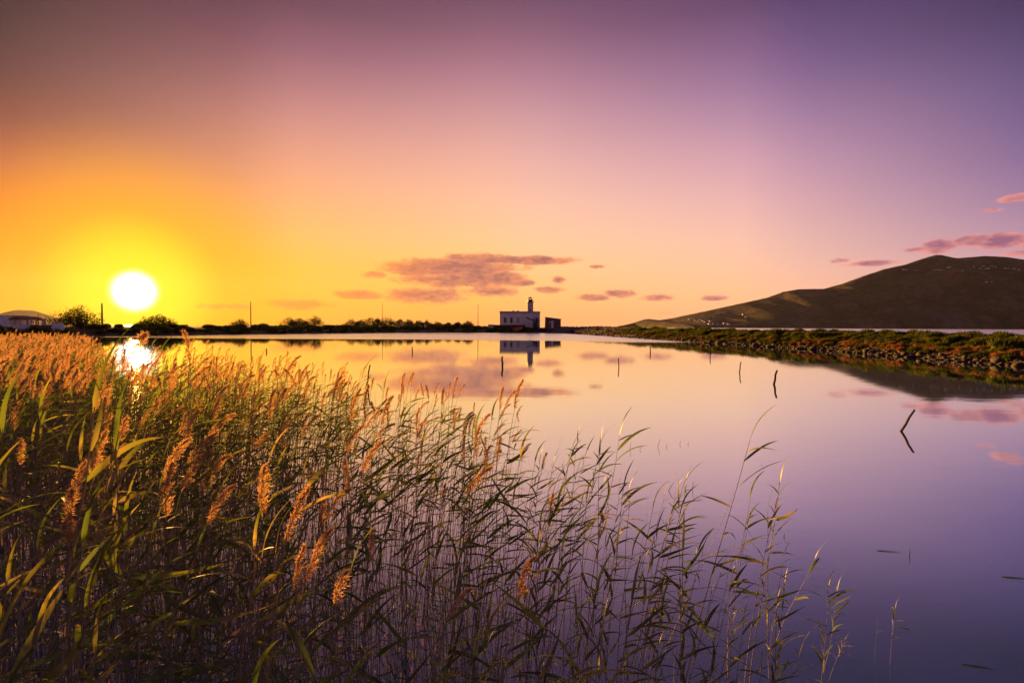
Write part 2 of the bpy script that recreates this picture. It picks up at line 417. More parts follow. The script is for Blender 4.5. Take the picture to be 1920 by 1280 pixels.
# ------------------------------------------------------------------ mountains
RIDGE = [(1190, 606), (1197, 603), (1206, 599), (1216, 597.5), (1236, 600), (1262, 596), (1290, 590), (1350, 577), (1400, 566), (1440, 557), (1470, 546), (1500, 541), (1545, 540.5),
         (1580, 531), (1620, 516), (1660, 503), (1700, 494), (1735, 482), (1758, 475.5), (1785, 481), (1800, 482), (1850, 478), (1885, 480), (1920, 485), (2000, 505), (2150, 545), (2300, 585), (2400, 607)]
YR, YC = 4300.0, 3350.0
rx = [at(px, py, YR).x for px, py in RIDGE]; rz = [max(2, at(px, py, YR).z) for px, py in RIDGE]
NU, NV = 420, 90
P = np.zeros((NU, NV, 3))
us = np.linspace(rx[0], rx[-1], NU)
for i, x in enumerate(us):
    h = float(np.interp(x, rx, rz))
    edge = min(1.0, (i + 0.01) / 14)
    for j in range(NV):
        v = j / (NV - 1) * 1.6
        yc = YC + (1 - edge) * 800 + 60 * nz(x, 0, 0.003, 3)
        y = yc + (YR - yc) * v if v <= 1 else YR + (v - 1) * 1600
        if v <= 1:
            g = mnoise.fractal((x * 0.0045 + v * 0.35, v * 1.1, 2.0), 1.0, 2.0, 5)
            r = abs(mnoise.noise((x * 0.0042 - v * 0.5, v * 0.6, 7.0)))
            pr = 0.10 * min(1, v * 14) + 0.90 * v ** 0.85
            env = math.sin(math.pi * min(1, v)) ** 0.8
            z = h * (pr + env * (0.08 * g + 0.34 * (r - 0.25)) * (1 - 0.7 * v ** 3))
            lim = (h / YR) * y * 0.985
            z = min(z, lim) if v < 1 else h
        else:
            z = h * max(0, 1 - (v - 1) / 0.6)
        P[i, j] = (x, y, z + (0 if 0 < v < 1 else 0) + (1.5 * nz(x, y, 0.03, 4) if v > 0.02 else -3))
mount = tag(link('mountain', grid_mesh('mountain', P, M['mountain'])), kind='structure')
# far island on the left
px_prof = [(-120, 606), (-60, 602), (0, 598), (12, 592), (25, 583), (42, 580), (58, 581), (70, 586), (84, 593), (100, 597), (110, 596), (125, 603), (150, 609)]
YI = 6500.0
ix = [at(p, q, YI).x for p, q in px_prof]; iz = [max(0, at(p, q, YI).z) for p, q in px_prof]
P = np.zeros((90, 12, 3))
for i, x in enumerate(np.linspace(ix[0], ix[-1], 90)):
    h = float(np.interp(x, ix, iz))
    for j in range(12):
        v = j / 11 * 2 - 1
        P[i, j] = (x, YI + v * 500, h * (1 - abs(v) ** 1.5) + 6 * nz(x, v * 300, 0.01) * (1 - abs(v)) - 2 * abs(v))
tag(link('far_island', grid_mesh('far_island', P, M['mountain'])), kind='structure')

# ------------------------------------------------------------------ lighthouse
YL = 228.0
def LX(px, d=YL): return at(px, 612, d).x
def LZ(px, py, d=YL): return at(px, py, d).z
G0 = 1.9
lh = empty('lighthouse', (LX(975), YL + 4, G0), 0, 'white lighthouse with round tower rising from a flat roofed keeper house', 'lighthouse')
def P_(b, name, m, parent, **k):       # geometry given in world space, stored relative to the thing
    root = parent
    while root.parent: root = root.parent
    for v in b.bm.verts: v.co -= root.location
    return b.build(name, m, parent, **k)
x0, x1 = LX(937.5), LX(1012); zt = LZ(975, 587.5)
wall = P_(B().box((x0, YL, G0 - 1.2), (x1, YL + 11, zt)), 'wall', M['white'], lh)
P_(B().box((x0 - 0.25, YL - 0.25, zt), (x1 + 0.25, YL + 11.25, zt + 0.22)).box((x0 - 0.1, YL - 0.12, zt + 0.22), (x1 + 0.1, YL + 11.1, zt + 0.75)).box((x0 - 0.3, YL - 0.3, zt + 0.75), (x1 + 0.3, YL + 11.3, zt + 0.92)), 'cornice', M['trim'], lh)
P_(B().box((x0 - 0.08, YL - 0.08, G0 - 1), (x1 + 0.08, YL - 0.004, G0 + 1.0)), 'plinth', M['trim'], lh)
for xa in (x0 - 0.06, x1 - 0.44): P_(B().box((xa, YL - 0.07, G0 + 1.0), (xa + 0.5, YL - 0.003, zt)), 'corner_pilaster', M['trim'], lh)
for px, m in ((947, 'darkpane'), (959, 'darkpane'), (971.5, 'shutter'), (1006, 'darkpane')):
    xc = LX(px); za, zb = LZ(px, 605), LZ(px, 595.3)
    w = P_(B().box((xc - 0.46, YL - 0.03, za), (xc + 0.46, YL - 0.01, zb)), 'window', M[m], lh)
    fr = B()
    for s in (-1, 1): fr.box((xc + s * 0.52 - 0.08, YL - 0.10, za - 0.1), (xc + s * 0.52 + 0.08, YL - 0.002, zb + 0.1))
    fr.box((xc - 0.68, YL - 0.12, zb + 0.1), (xc + 0.68, YL - 0.002, zb + 0.26))
    P_(fr, 'frame', M['trim'], w)
    P_(B().box((xc - 0.7, YL - 0.2, za - 0.24), (xc + 0.7, YL - 0.002, za - 0.1)), 'sill', M['trim'], w)
for px in (962, 971): P_(B().box((LX(px) - 0.4, YL + 3, zt + 0.5), (LX(px) + 0.4, YL + 3.8, zt + 1.35)), 'chimney', M['trim'], lh)
tx = LX(994.5); ty = YL + 4.5
zg = LZ(994, 566.5)
P_(B().tube([(tx, ty, zt), (tx, ty, zg - 0.5), (tx, ty, zg)], [1.42, 1.30, 1.34], 20), 'tower_shaft', M['tower'], lh, smooth=False)
P_(B().box((tx - 0.3, ty - 1.5, zt + 0.8), (tx + 0.3, ty - 1.2, zt + 1.7)), 'tower_window', M['darkpane'], lh)
P_(B().tube([(tx, ty, zg), (tx, ty, zg + 0.12), (tx, ty, zg + 0.12), (tx, ty, zg + 0.3)], [1.4, 1.75, 1.78, 1.78], 20), 'gallery', M['metal'], lh)
rail = B()
for k in range(12):
    a_ = 2 * math.pi * k / 12; rail.tube([(tx + 1.7 * math.cos(a_), ty + 1.7 * math.sin(a_), zg + 0.28), (tx + 1.72 * math.cos(a_), ty + 1.72 * math.sin(a_), zg + 1.35)], [0.04, 0.04], 5)
for zz in (0.8, 1.33): rail.tube([(tx + 1.71 * math.cos(t * math.pi / 12), ty + 1.71 * math.sin(t * math.pi / 12), zg + zz) for t in range(25)], [0.035] * 25, 4, cap=False)
P_(rail, 'railing', M['metal'], lh)
zl = LZ(994, 560.5); zr = LZ(994, 558); zp = LZ(994, 554)
P_(B().tube([(tx, ty, zg + 0.3), (tx, ty, zl)], [1.12, 1.05], 16), 'watch_room', M['metal'], lh)
lan = P_(B().tube([(tx, ty, zl), (tx, ty, zr)], [0.72, 0.72], 10), 'lantern', M['glass'], lh)
for k in range(8):
    a_ = 2 * math.pi * k / 8; bars = B().tube([(tx + 0.74 * math.cos(a_), ty + 0.74 * math.sin(a_), zl), (tx + 0.74 * math.cos(a_), ty + 0.74 * math.sin(a_), zr)], [0.035] * 2, 4); P_(bars, 'glazing_bar', M['metal'], lan)
P_(B().tube([(tx, ty, zr), (tx, ty, zr + 0.12), (tx, ty, zr + 0.4), (tx, ty, zr + 0.55), (tx, ty, zr + 0.6), (tx, ty, zp)], [0.95, 0.9, 0.5, 0.16, 0.06, 0.03], 14), 'lantern_roof', M['metal'], lh)
# annex in front, low wall, crane, hut
ax = empty('annex', (LX(992), YL - 3, G0), 0, 'small plain white annex block against the lighthouse front', 'annex')
P_(B().prism([(LX(984.5), G0 - 1.5), (LX(1000), G0 - 1.5), (LX(1000), LZ(998, 598)), (LX(990), LZ(986, 598)), (LX(984.5), LZ(986, 601))], YL - 4, YL - 0.4), 'wall', M['white'], ax)
lw_ = empty('garden_wall', (LX(950), YL - 5, G0), 0, 'low dark stone wall with a pale end pier before the lighthouse', 'wall')
P_(B().box((LX(926.5), YL - 5.4, G0 - 1.5), (LX(984), YL - 4.9, LZ(950, 609))), 'wall', M['darkwall'], lw_)
P_(B().box((LX(916), YL - 5.8, G0 - 1.5), (LX(926.5), YL - 4.6, LZ(920, 608.3))), 'pier', M['trim'], lw_)
cr = empty('boat_crane', (LX(1001), YL - 7, G0), 0, 'rusty dark boat crane with slanting jib beside the annex', 'crane')
yc = YL - 7
P_(B().box((LX(998), yc - 0.8, G0 - 1), (LX(1006), yc + 0.8, LZ(1000, 604))), 'machine_housing', M['darkwall'], cr)
P_(B().box((LX(999.5) - 0.17, yc - 0.17, LZ(1000, 604)), (LX(999.5) + 0.17, yc + 0.17, LZ(1000, 596))), 'post', M['metal'], cr)
P_(B().tube([(LX(987.5), yc, LZ(987.5, 596.5)), (LX(998), yc, LZ(998, 600.5)), (LX(1006.5), yc, LZ(1006.5, 602))], [0.22, 0.26, 0.3], 6), 'jib', M['metal'], cr)
P_(B().box((LX(986.8), yc - 0.3, LZ(987, 597.8)), (LX(989), yc + 0.3, LZ(987, 595.3))), 'jib_head', M['metal'], cr)
YH = 222.0
hut = empty('stone_hut', (LX(1037, YH), YH + 2, G0), 0, 'small brown stone hut with a sloping roof and pale lilac door', 'hut')
hz = [LZ(1023, 595.2, YH), LZ(1052, 598.8, YH)]
P_(B().prism([(LX(1022.5, YH), G0 - 1.5), (LX(1051.5, YH), G0 - 1.5), (LX(1051.5, YH), hz[1]), (LX(1023.5, YH), hz[0])], YH, YH + 5), 'wall', M['brown'], hut)
P_(B().prism([(LX(1023, YH), hz[0] + 0.01), (LX(1053, YH), hz[1] - 0.02), (LX(1053, YH), hz[1] + 0.2), (LX(1023, YH), hz[0] + 0.22)], YH - 0.3, YH + 5.3), 'roof', M['darkwall'], hut)
dr = P_(B().box((LX(1033.5, YH), YH - 0.08, G0 - 0.2), (LX(1037.8, YH), YH - 0.02, LZ(1035, 600.5, YH))), 'door', M['lilac'], hut)
P_(B().box((LX(1033.9, YH), YH - 0.12, G0 + 0.9), (LX(1034.3, YH), YH - 0.082, G0 + 1.02)), 'handle', M['metal'], dr)
P_(B().box((LX(1030, YH), YH - 0.06, LZ(1030, 606.5, YH)), (LX(1032, YH), YH - 0.02, LZ(1030, 601.5, YH))), 'window', M['shutter'], hut)
P_(B().box((LX(1043.5, YH), YH - 0.06, LZ(1045, 608, YH)), (LX(1047, YH), YH - 0.02, LZ(1045, 604.5, YH))), 'window', M['darkpane'], hut)
# orange boat drawn up on the shore
bt = empty('rowing_boat', (at(970, 619, 213).x, 213.5, 1.0), 0, 'bright orange rowing boat lying on the shore before the lighthouse', 'boat')
NS, NR = 13, 9; P = np.zeros((NS, NR, 3))
for i in range(NS):
    t = i / (NS - 1) * 2 - 1; wv = (1 - abs(t) ** 2.4) * 0.75 + 0.02
    for j in range(NR):
        a_ = math.pi * j / (NR - 1)
        P[i, j] = (t * 2.35, -math.cos(a_) * wv, -math.sin(a_) ** 0.8 * (0.62 - 0.15 * t * t) + 0.25 * t * t)
hull = link('hull', grid_mesh('hull', P, M['orange']), bt)
tilt = Euler((R(48), R(-11), 0)).to_matrix().to_4x4()
hull.matrix_local = Matrix.Translation((0, 0, 0.62)) @ tilt
sld = hull.modifiers.new('thick', 'SOLIDIFY'); sld.thickness = 0.06
for xs in (-0.9, 0.6):
    th = B().box((xs - 0.14, -0.62, -0.2), (xs + 0.14, 0.62, -0.15)).build('thwart', M['wood'], bt); th.matrix_local = Matrix.Translation((0, 0, 0.62)) @ tilt
# small white pillar by the tree row
wp = at(797, 611, 212)
B_ = B().box((wp.x - 0.2, wp.y - 0.2, 1.2), (wp.x + 0.2, wp.y + 0.2, 3.1)).box((wp.x - 0.28, wp.y - 0.28, 3.1), (wp.x + 0.28, wp.y + 0.28, 3.25))
tag(B_.build('marker_pillar', M['white']), 'tiny white marker pillar before the long tree row', 'pillar')

# masts
for px, py, d, lab in ((191, 569, 135, 'tall thin wooden mast beside the large round tree'), (470, 566, 205, 'tall thin wooden mast beside a low lone tree'),
                       (716, 568.5, 224, 'tall thin wooden mast rising from the long tree row'), (896, 571, 228, 'tall thin wooden mast beside the lighthouse garden wall')):
    t = at(px, py, d); mroot = empty('mast', (t.x, t.y, 0.9), 0, lab, 'mast', 'wooden masts along the far shore')
    B().tube([(0, 0, -0.6), (0, 0, (t.z - 0.9) * 0.5), (0, 0, t.z - 0.9)], [0.24, 0.20, 0.16], 8).build('pole', M['rust'], mroot)
    B().tube([(0, 0, t.z - 0.92), (0, 0, t.z - 0.8)], [0.14, 0.05], 8).build('cap', M['metal'], mroot)

# ------------------------------------------------------------------ terrace house on the left shore
YT = 108.0
def TX(px): return at(px, 608, YT).x
def TZ(px, py): return at(px, py, YT).z
hs = empty('terrace_house', (TX(25), YT + 3, 1.3), 0, 'low white house whose roof terrace carries a tiled pergola', 'house')
P_(B().box((TX(-60), YT, 0.2), (TX(50), YT + 7, TZ(20, 608.5))), 'wall', M['white'], hs)
P_(B().box((TX(-60), YT + 1.5, TZ(0, 608.5)), (TX(5.5), YT + 6, TZ(3, 591.5))), 'stair_block', M['white'], hs)
P_(B().box((TX(-61), YT + 1.3, TZ(3, 591.5)), (TX(6), YT + 6.2, TZ(3, 590.5))), 'coping', M['trim'], hs)
za, zb, zc = TZ(20, 608.5), TZ(20, 599.5), TZ(26, 593)
rf = P_(B().prism([(TX(8), zb), (TX(48), zb), (TX(48), zb + 0.1), (TX(27), zc), (TX(22), zc), (TX(8), zb + 0.1)], YT + 0.6, YT + 5), 'pergola_roof', M['tile'], hs)
for px in (20.5, 30.5, 43, 46.5):
    for yy in (YT + 0.9, YT + 4.6): P_(B().box((TX(px) - 0.12, yy - 0.12, za), (TX(px) + 0.12, yy + 0.12, zb)), 'post', M['trim'], hs)
P_(B().tube([(TX(52), YT + 1, za), (TX(52), YT + 1, zb - 0.1), (TX(50), YT + 1, zb + 0.05), (TX(46), YT + 1, zb + 0.05)], [0.1] * 4, 6), 'arch', M['trim'], hs)
ow = empty('boundary_wall', (TX(85), YT + 1, 1.2), 0, 'long low brown wall running from the terrace house to the round tree', 'wall')
P_(B().box((TX(52), YT + 0.4, 0.3), (TX(112), YT + 0.9, TZ(80, 609))), 'wall', M['brown'], ow)
P_(B().box((TX(94), YT + 0.2, TZ(95, 609)), (TX(108), YT + 1.1, TZ(95, 607.5))), 'coping', M['trim'], ow)
dm = empty('white_tank', (TX(117), YT - 1, 1.0), 0, 'rounded white tank at the foot of the large round tree', 'tank')
P_(B().tube([(TX(110), YT - 1, TZ(110, 613)), (TX(110.5), YT - 1, TZ(110, 613)), (TX(123), YT - 1, TZ(120, 613)), (TX(124.5), YT - 1, TZ(120, 613)), (TX(125), YT - 1, TZ(120, 613))], [0.6, 0.78, 0.8, 0.66, 0.35], 16), 'shell', M['white'], dm, smooth=False)
P_(B().box((TX(111), YT - 1.5, 0.4), (TX(123), YT - 0.5, TZ(115, 619.3))), 'cradle', M['trim'], dm)
for px, top, lab in ((71.5, 588, 'slim street lamp behind the brown wall, the taller one'), (84, 599, 'short lamp post with a round head behind the brown wall')):
    t = at(px, top, YT + 3); lp_ = empty('street_lamp', (t.x, t.y, 1.4), 0, lab, 'lamp', 'lamps by the terrace house')
    B().tube([(0, 0, -0.6), (0, 0, t.z - 1.4)], [0.06, 0.04], 6).build('post', M['metal'], lp_)
    s_ = 0.13 if top < 595 else 0.22
    B().tube([(0, 0, t.z - 1.45), (0, 0, t.z - 1.4 + s_ * 0.5), (0, 0, t.z - 1.4 + s_)], [s_ * 0.5, s_, s_ * 0.4], 8).build('lamp_head', M['metal'], lp_)

# ------------------------------------------------------------------ trees and bushes
def unit(n):
    v = rng.normal(size=(n, 3)); return v / np.linalg.norm(v, axis=1)[:, None]
def leaf_cloud(lobes, n, size, flat=0.0):
    """small leaf faces through several lobes (x,y,z,rx,ry,rz), denser near the outside"""
    w = np.array([l[3] * l[4] * l[5] for l in lobes]) ** 0.7; w /= w.sum()
    V, T = [], []
    which = rng.choice(len(lobes), n, p=w)
    d = unit(n); r = rng.uniform(0.35, 1.0, n) ** 0.6 * (1 + 0.16 * rng.normal(size=n))
    L = np.array(lobes)[which]
    c = L[:, :3] + d * r[:, None] * L[:, 3:6]
    a = unit(n); b = np.cross(a, unit(n)); b /= np.linalg.norm(b, axis=1)[:, None]
    s = size * rng.uniform(0.5, 1.3, n)[:, None]
    v = np.stack([c - a * s, c + b * s * 0.55, c + a * s, c - b * s * 0.55], 1)
    return v.reshape(-1, 3), np.arange(4 * n).reshape(n, 4)
def tree(px, top, base_d, width_px, label, group, ls=0.2, n=2600, cat='tree'):
    t = at(px, top, base_d); g = 1.5 if base_d > 125 else 1.1
    h = t.z - g; w = width_px / FPX * base_d / 2 * 1.12
    root = empty('tree', (t.x, t.y, g), 0, label, cat, group)
    tr = B(); tr.tube([(0, 0, -0.5), (0.05 * w, 0, h * 0.25), (0.0, 0.1, h * 0.6)], [0.10 + h * 0.02, 0.08 + h * 0.016, 0.06], 7)
    lobes = []
    k = max(6, int(7 * w / 2.5))
    for i in range(k):
        u = rng.uniform(-1, 1); q = rng.uniform(-0.8, 0.8)
        zt_ = h * (1 - 0.42 * abs(u) ** 1.6) * rng.uniform(0.72, 1.0)
        r = rng.uniform(0.26, 0.42) * min(w, h)
        lobes.append((u * w * 0.78, q * w * 0.6, max(r * 0.6, zt_ - r * 0.9), r * 1.15, r * 1.15, r * 0.95))
        tr.tube([(0, 0, h * rng.uniform(0.08, 0.3)), (u * w * 0.4, q * w * 0.3, zt_ * 0.5), (u * w * 0.72, q * w * 0.55, zt_ * 0.85)], [0.09, 0.06, 0.02], 5)
    for sx in (-1, 1): lobes.append((sx * w * 0.5, 0, h * 0.24, w * 0.48, w * 0.5, h * 0.26))
    lobes.append((0, 0, h * 0.42, w * 0.8, w * 0.6, h * 0.38)); lobes.append((rng.uniform(-.2, .2) * w, 0, h * 0.82, w * 0.3, w * 0.3, h * 0.17))
    tr.build('trunk', M['bark'], root)
    v, f = leaf_cloud(lobes, int(n), ls)
    link('crown', mesh_np('crown', v, f, [M['tree']]), root)
    return root
tree(147, 570, 122, 78, 'large round dark tree between terrace house and thin mast', None, 0.17, 5200)
tree(292, 588, 138, 66, 'broad bushy tree standing alone on the low shore under the sun', None, 0.17, 3800)
tree(450, 597, 172, 34, 'low lone tree beside the thin mast', None, 0.17, 1600)
for px, top, w in ((539, 593, 36), (562, 595, 34), (588, 590.5, 40)):
    tree(px, top, 190, w, 'bushy dark tree in the clump of three', 'clump of three trees on the far shore', 0.19, 1900)
for px, top, w in ((659, 597, 30), (676, 598.5, 22), (693, 594.5, 32), (708, 596, 22), (727, 593, 30), (749, 597, 26), (768, 598, 28), (786, 599, 22), (801, 598.5, 20), (820, 602, 24), (840, 603.5, 24), (858, 603, 18), (877, 600.5, 28)):
    tree(px, top, rng.uniform(214, 226), w, 'small dark tree in the long row ending by the lighthouse', 'long row of trees on the far shore', 0.21, 1500)

def bush_mesh(name, m, n, blade, seed):
    r_ = np.random.default_rng(seed)
    k = r_.integers(3, 6)
    lob = np.stack([r_.uniform(-0.45, 0.45, k), r_.uniform(-0.45, 0.45, k), r_.uniform(0.05, 0.22, k), r_.uniform(0.35, 0.6, k)], 1)
    w = r_.choice(k, n)
    d = r_.normal(size=(n, 3)); d[:, 2] = np.abs(d[:, 2]) * 0.9 + 0.05; d /= np.linalg.norm(d, axis=1)[:, None]
    c = lob[w][:, :3] + d * lob[w][:, 3:4] * np.array([1, 1, 0.85]) * r_.uniform(0.55, 1.0, n)[:, None]
    out = d + r_.normal(size=(n, 3)) * 0.35 + np.array([0.45, 0.1, 0.35]); out /= np.linalg.norm(out, axis=1)[:, None]
    sd = np.cross(out, r_.normal(size=(n, 3))); sd /= np.linalg.norm(sd, axis=1)[:, None]
    L = blade * r_.uniform(0.6, 1.3, n)[:, None]
    v = np.stack([c - sd * L * 0.16, c + sd * L * 0.16, c + out * L + sd * L * 0.03], 1).reshape(-1, 3)
    t = np.arange(3 * n).reshape(n, 3)
    # woody heart so that the hummock is not see-through
    ico = bmesh.new()
    for l in lob: bmesh.ops.create_icosphere(ico, subdivisions=1, radius=1.0, matrix=Matrix.Translation(l[:3]) @ Matrix.Diagonal((l[3] * 0.72, l[3] * 0.72, l[3] * 0.62, 1)))
    ico.verts.ensure_lookup_table()
    iv = np.array([x.co[:] for x in ico.verts]); it = np.array([[x.index for x in f.verts] for f in ico.faces]); ico.free()
    return mesh_np(name, np.concatenate([v, iv]), np.concatenate([t, it + len(v)]), [m])
GB = [bush_mesh('bush', M['bush'], 900, 0.26, 40 + i) for i in range(6)]
DB = [bush_mesh('dry_bush', M['drybush'], 800, 0.26, 60 + i) for i in range(4)]
def along(A, N, s):
    i = min(max(s, 0), 1) * (len(A) - 1); k = min(int(i), len(A) - 2); f = i - k
    return A[k] * (1 - f) + A[k + 1] * f, N[k] * (1 - f) + N[k + 1] * f
def put_bush(me, x, y, z, s, label, group, cat='bush', sz=1.0):
    o = link('bush', me); o.location = (x, y, z); o.scale = (s, s * rng.uniform(0.85, 1.15), s * sz); o.rotation_euler = (0, 0, rng.uniform(-0.7, 0.7))
    return tag(o, label, cat, group)
# dyke bushes: the 300 that show largest one by one, the rest as cover
spots = []; cell = {}
for _ in range(16000):
    p, nn_ = along(DA, DN, rng.uniform(0, 1))
    if p[1] < 22 or p[1] > 198: continue
    if p[1] > 120 and rng.uniform() < min(0.93, 0.5 + (p[1] - 120) * 0.01): continue
    o = rng.uniform(0.85, 9.5); s = min(1.7, 0.78 * math.exp(rng.normal(0, 0.33))) * (0.72 if o < 2.8 else 1.0)
    x, y = p + nn_ * o
    if abs(x / y) > 1.08: continue
    near = [q for i in (-2, -1, 0, 1, 2) for j in (-2, -1, 0, 1, 2) for q in cell.get((int(x) + i, int(y) + j), ())]
    if any((x - q[0]) ** 2 + (y - q[1]) ** 2 < (0.40 * (s + q[2])) ** 2 for q in near): continue
    dry = o < 2.8 and rng.uniform() < 0.5 or rng.uniform() < 0.03
    q = (x, y, s, prof_z(D_PROF, o) - 0.10, dry); cell.setdefault((int(x), int(y)), []).append(q); spots.append(q)
spots.sort(key=lambda q: -q[2] / q[1])
cover = []
ng = nd = 0
for x, y, s, z, dry in spots:
    if dry and nd < 150:
        nd += 1
        o = put_bush(DB[rng.integers(4)], x, y, z, s, 'rusty brown dry shrub low on the stony dyke slope', 'dry shrubs on the dyke'); o.name = 'dry_shrub'
    elif not dry and ng < 290:
        ng += 1
        put_bush(GB[rng.integers(6)], x, y, z, s, 'rounded yellow green hummock bush growing on the dyke', 'green bushes on the dyke', sz=rng.uniform(0.8, 1.05))
    else: cover.append((x, y, z, s))
GBL = [bush_mesh('bush', M['bush'], 330, 0.36, 80 + i) for i in range(5)]
V, T, off = [], [], 0
for me in GBL:
    co = np.empty(len(me.vertices) * 3, np.float32); me.vertices.foreach_get('co', co); ix_ = np.empty(len(me.loops), np.int32); me.loops.foreach_get('vertex_index', ix_)
    me['k'] = 1; V.append(co.reshape(-1, 3)); T.append(ix_.reshape(-1, 3))
CV, CT, off = [], [], 0
for x, y, z, s in cover:
    k = rng.integers(5); a_ = rng.uniform(-0.7, 0.7); c_, s_ = math.cos(a_), math.sin(a_)
    CV.append(V[k] @ np.array([[c_, s_, 0], [-s_, c_, 0], [0, 0, 1]]) * s + (x, y, z)); CT.append(T[k] + off); off += len(V[k])
print('bushes', len(spots), 'cover', len(cover))
if cover: tag(link('bush_cover', mesh_np('bush_cover', np.concatenate(CV), np.concatenate(CT), [M['bush']])), 'continuous low green scrub covering the distant stretch of dyke', 'scrub', kind='stuff')
# far-shore scrub
spots = []; cnt = 0; tries = 0
while cnt < 262 and tries < 9000:
    tries += 1
    p, nn_ = along(SA, SN, rng.uniform(0, 0.72))
    if p[1] < 60: continue
    o = rng.uniform(1.0, 18); s = rng.uniform(1.1, 2.5)
    x, y = p + nn_ * o
    if -9 < x < 16 and y > 218: continue
    if any((x - a_) ** 2 + (y - b_) ** 2 < (0.45 * (s + c_)) ** 2 for a_, b_, c_ in spots): continue
    if math.hypot(x - TX(25), y - YT - 3) < 12: continue
    spots.append((x, y, s)); cnt += 1
    put_bush(GB[rng.integers(6)], x, y, prof_z(S_PROF, o) - 0.15, s, 'low dark scrub bush on the far shore below the trees', 'scrub along the far shore', sz=0.8).name = 'scrub_bush'

for k in range(30):            # scrub at the foot of lighthouse and hut
    x = rng.uniform(-8, 21); y = rng.uniform(213.5, 220) if x < 12 else rng.uniform(211, 219.5)
    if 8 < x < 11 and y > 217 or abs(x - 2.2) < 3.2 and y < 216.5: continue
    put_bush(GB[rng.integers(6)], x, y, 0.9 + (y - 213) * 0.1, rng.uniform(0.9, 1.4), 'small scrub bush at the foot of lighthouse wall and hut', 'scrub before the lighthouse', sz=0.8).name = 'scrub_bush'

# ------------------------------------------------------------------ stones
def rock_proto(seed, sub=2):
    r_ = random.Random(seed); b = bmesh.new(); bmesh.ops.create_icosphere(b, subdivisions=sub, radius=1)
    off = Vector((r_.uniform(0, 50), 0, 0)); sc = (r_.uniform(0.8, 1.3), r_.uniform(0.7, 1.1), r_.uniform(0.5, 0.8))
    for v in b.verts:
        k = 1 + 0.35 * mnoise.noise(v.co * 1.1 + off) + 0.15 * mnoise.noise(v.co * 2.7 + off)
        v.co = Vector((v.co.x * sc[0], v.co.y * sc[1], v.co.z * sc[2])) * k
    v = np.array([x.co[:] for x in b.verts]); t = np.array([[x.index for x in f.verts] for f in b.faces]); b.free()
    return v, t
RP = [rock_proto(i, 2) for i in range(6)]; RPL = [rock_proto(i, 1) for i in range(6)]
RM = [mesh_np('rock', v, t, [M['rock']]) for v, t in RP]
rocks = []
for k in range(4200):
    p, nn_ = along(DA, DN, rng.uniform(0.2, 1))
    o = rng.uniform(-0.6, 1.0) if rng.uniform() < 0.93 else rng.uniform(1.5, 6)
    s = min(0.34, 0.085 * math.exp(rng.normal(0, 0.55))) * (1.25 if o < 0.6 else 1)
    x, y = p + nn_ * o
    rocks.append((s / max(20, y), x, y, prof_z(D_PROF, o) + s * 0.15, s))
rocks = [r for r in rocks if 24 < r[2] and abs(r[1] / r[2]) < 1.05]
rocks.sort(reverse=True)
for _, x, y, z, s in rocks[:280]:
    o = link('rock', RM[rng.integers(6)]); o.location = (x, y, z); o.scale = (s,) * 3; o.rotation_euler = (rng.uniform(-.4, .4), rng.uniform(-.4, .4), rng.uniform(0, 6))
    tag(o, 'dark rock among the waterline stones of the dyke', 'rock', 'rocks along the dyke waterline')
def bake(items, protos):
    V, T, off = [], [], 0
    for x, y, z, s in items:
        v, t = protos[rng.integers(len(protos))]
        m = np.array(Euler((rng.uniform(-.5, .5), rng.uniform(-.5, .5), rng.uniform(0, 6))).to_matrix())
        V.append(v @ m.T * s + (x, y, z)); T.append(t + off); off += len(v)
    return np.concatenate(V), np.concatenate(T)
v, t = bake([r[1:] for r in rocks[280:]], RPL)
tag(link('shingle', mesh_np('shingle', v, t, [M['rock']])), 'dark stones packed along the foot of the dyke', 'stones', kind='stuff')
rub = []
for k in range(2600):
    p, nn_ = along(DA, DN, rng.uniform(0.60, 1.0)); o = rng.uniform(-0.3, 10)
    if p[1] < 118: continue
    x, y = p + nn_ * o; s = rng.uniform(0.15, 0.5)
    lift = max(0, min(1, (p[1] - 120) / 50)) * 0.9 * min(1, o / 5)
    rub.append((x, y, prof_z(D_PROF, o) + lift * rng.uniform(0.2, 1), s))
v, t = bake(rub, RPL)
tag(link('rubble_heap', mesh_np('rubble_heap', v, t, [M['rubble']])), 'grey boulder rubble heaped on the dyke near the hut', 'rubble', kind='stuff')

# ------------------------------------------------------------------ houses on the mountain
hm = []
bh = bmesh.new(); bmesh.ops.create_cube(bh, size=1, matrix=Matrix.Translation((0, 0, 0.3)) @ Matrix.Diagonal((1, 0.8, 0.6, 1)))
bmesh.ops.create_cube(bh, size=1, matrix=Matrix.Translation((-0.2, 0.05, 0.72)) @ Matrix.Diagonal((0.5, 0.6, 0.26, 1)))
hme = bpy.data.meshes.new('village_house'); bh.to_mesh(hme); bh.free(); hme.materials.append(M['white'])
dg = bpy.context.evaluated_depsgraph_get()
from mathutils.bvhtree import BVHTree
mme = mount.data
bvh = BVHTree.FromPolygons([v.co[:] for v in mme.vertices], [tuple(p.vertices) for p in mme.polygons])
HS = [(1694, 506), (1700, 506), (1718, 507), (1752, 506.5), (1757, 506), (1761, 507), (1766, 506), (1782, 501), (1778, 502), (1805, 508), (1826, 501), (1838, 503.5), (1844, 499.5), (1848, 504), (1853, 504), (1860, 499), (1866, 501), (1885, 503.5), (1890, 504), (1902, 504.5), (1911, 505.5), (1796, 484.5), (1850, 529), (1860, 528.5),
      (1292, 599), (1298, 597), (1304, 601), (1309, 603), (1313, 600), (1318, 602), (1322, 604), (1327, 601.5), (1332, 603), (1330, 608), (1338, 608), (1345, 609), (1358, 607), (1366, 608.5), (1399, 595.5), (1394, 590)]
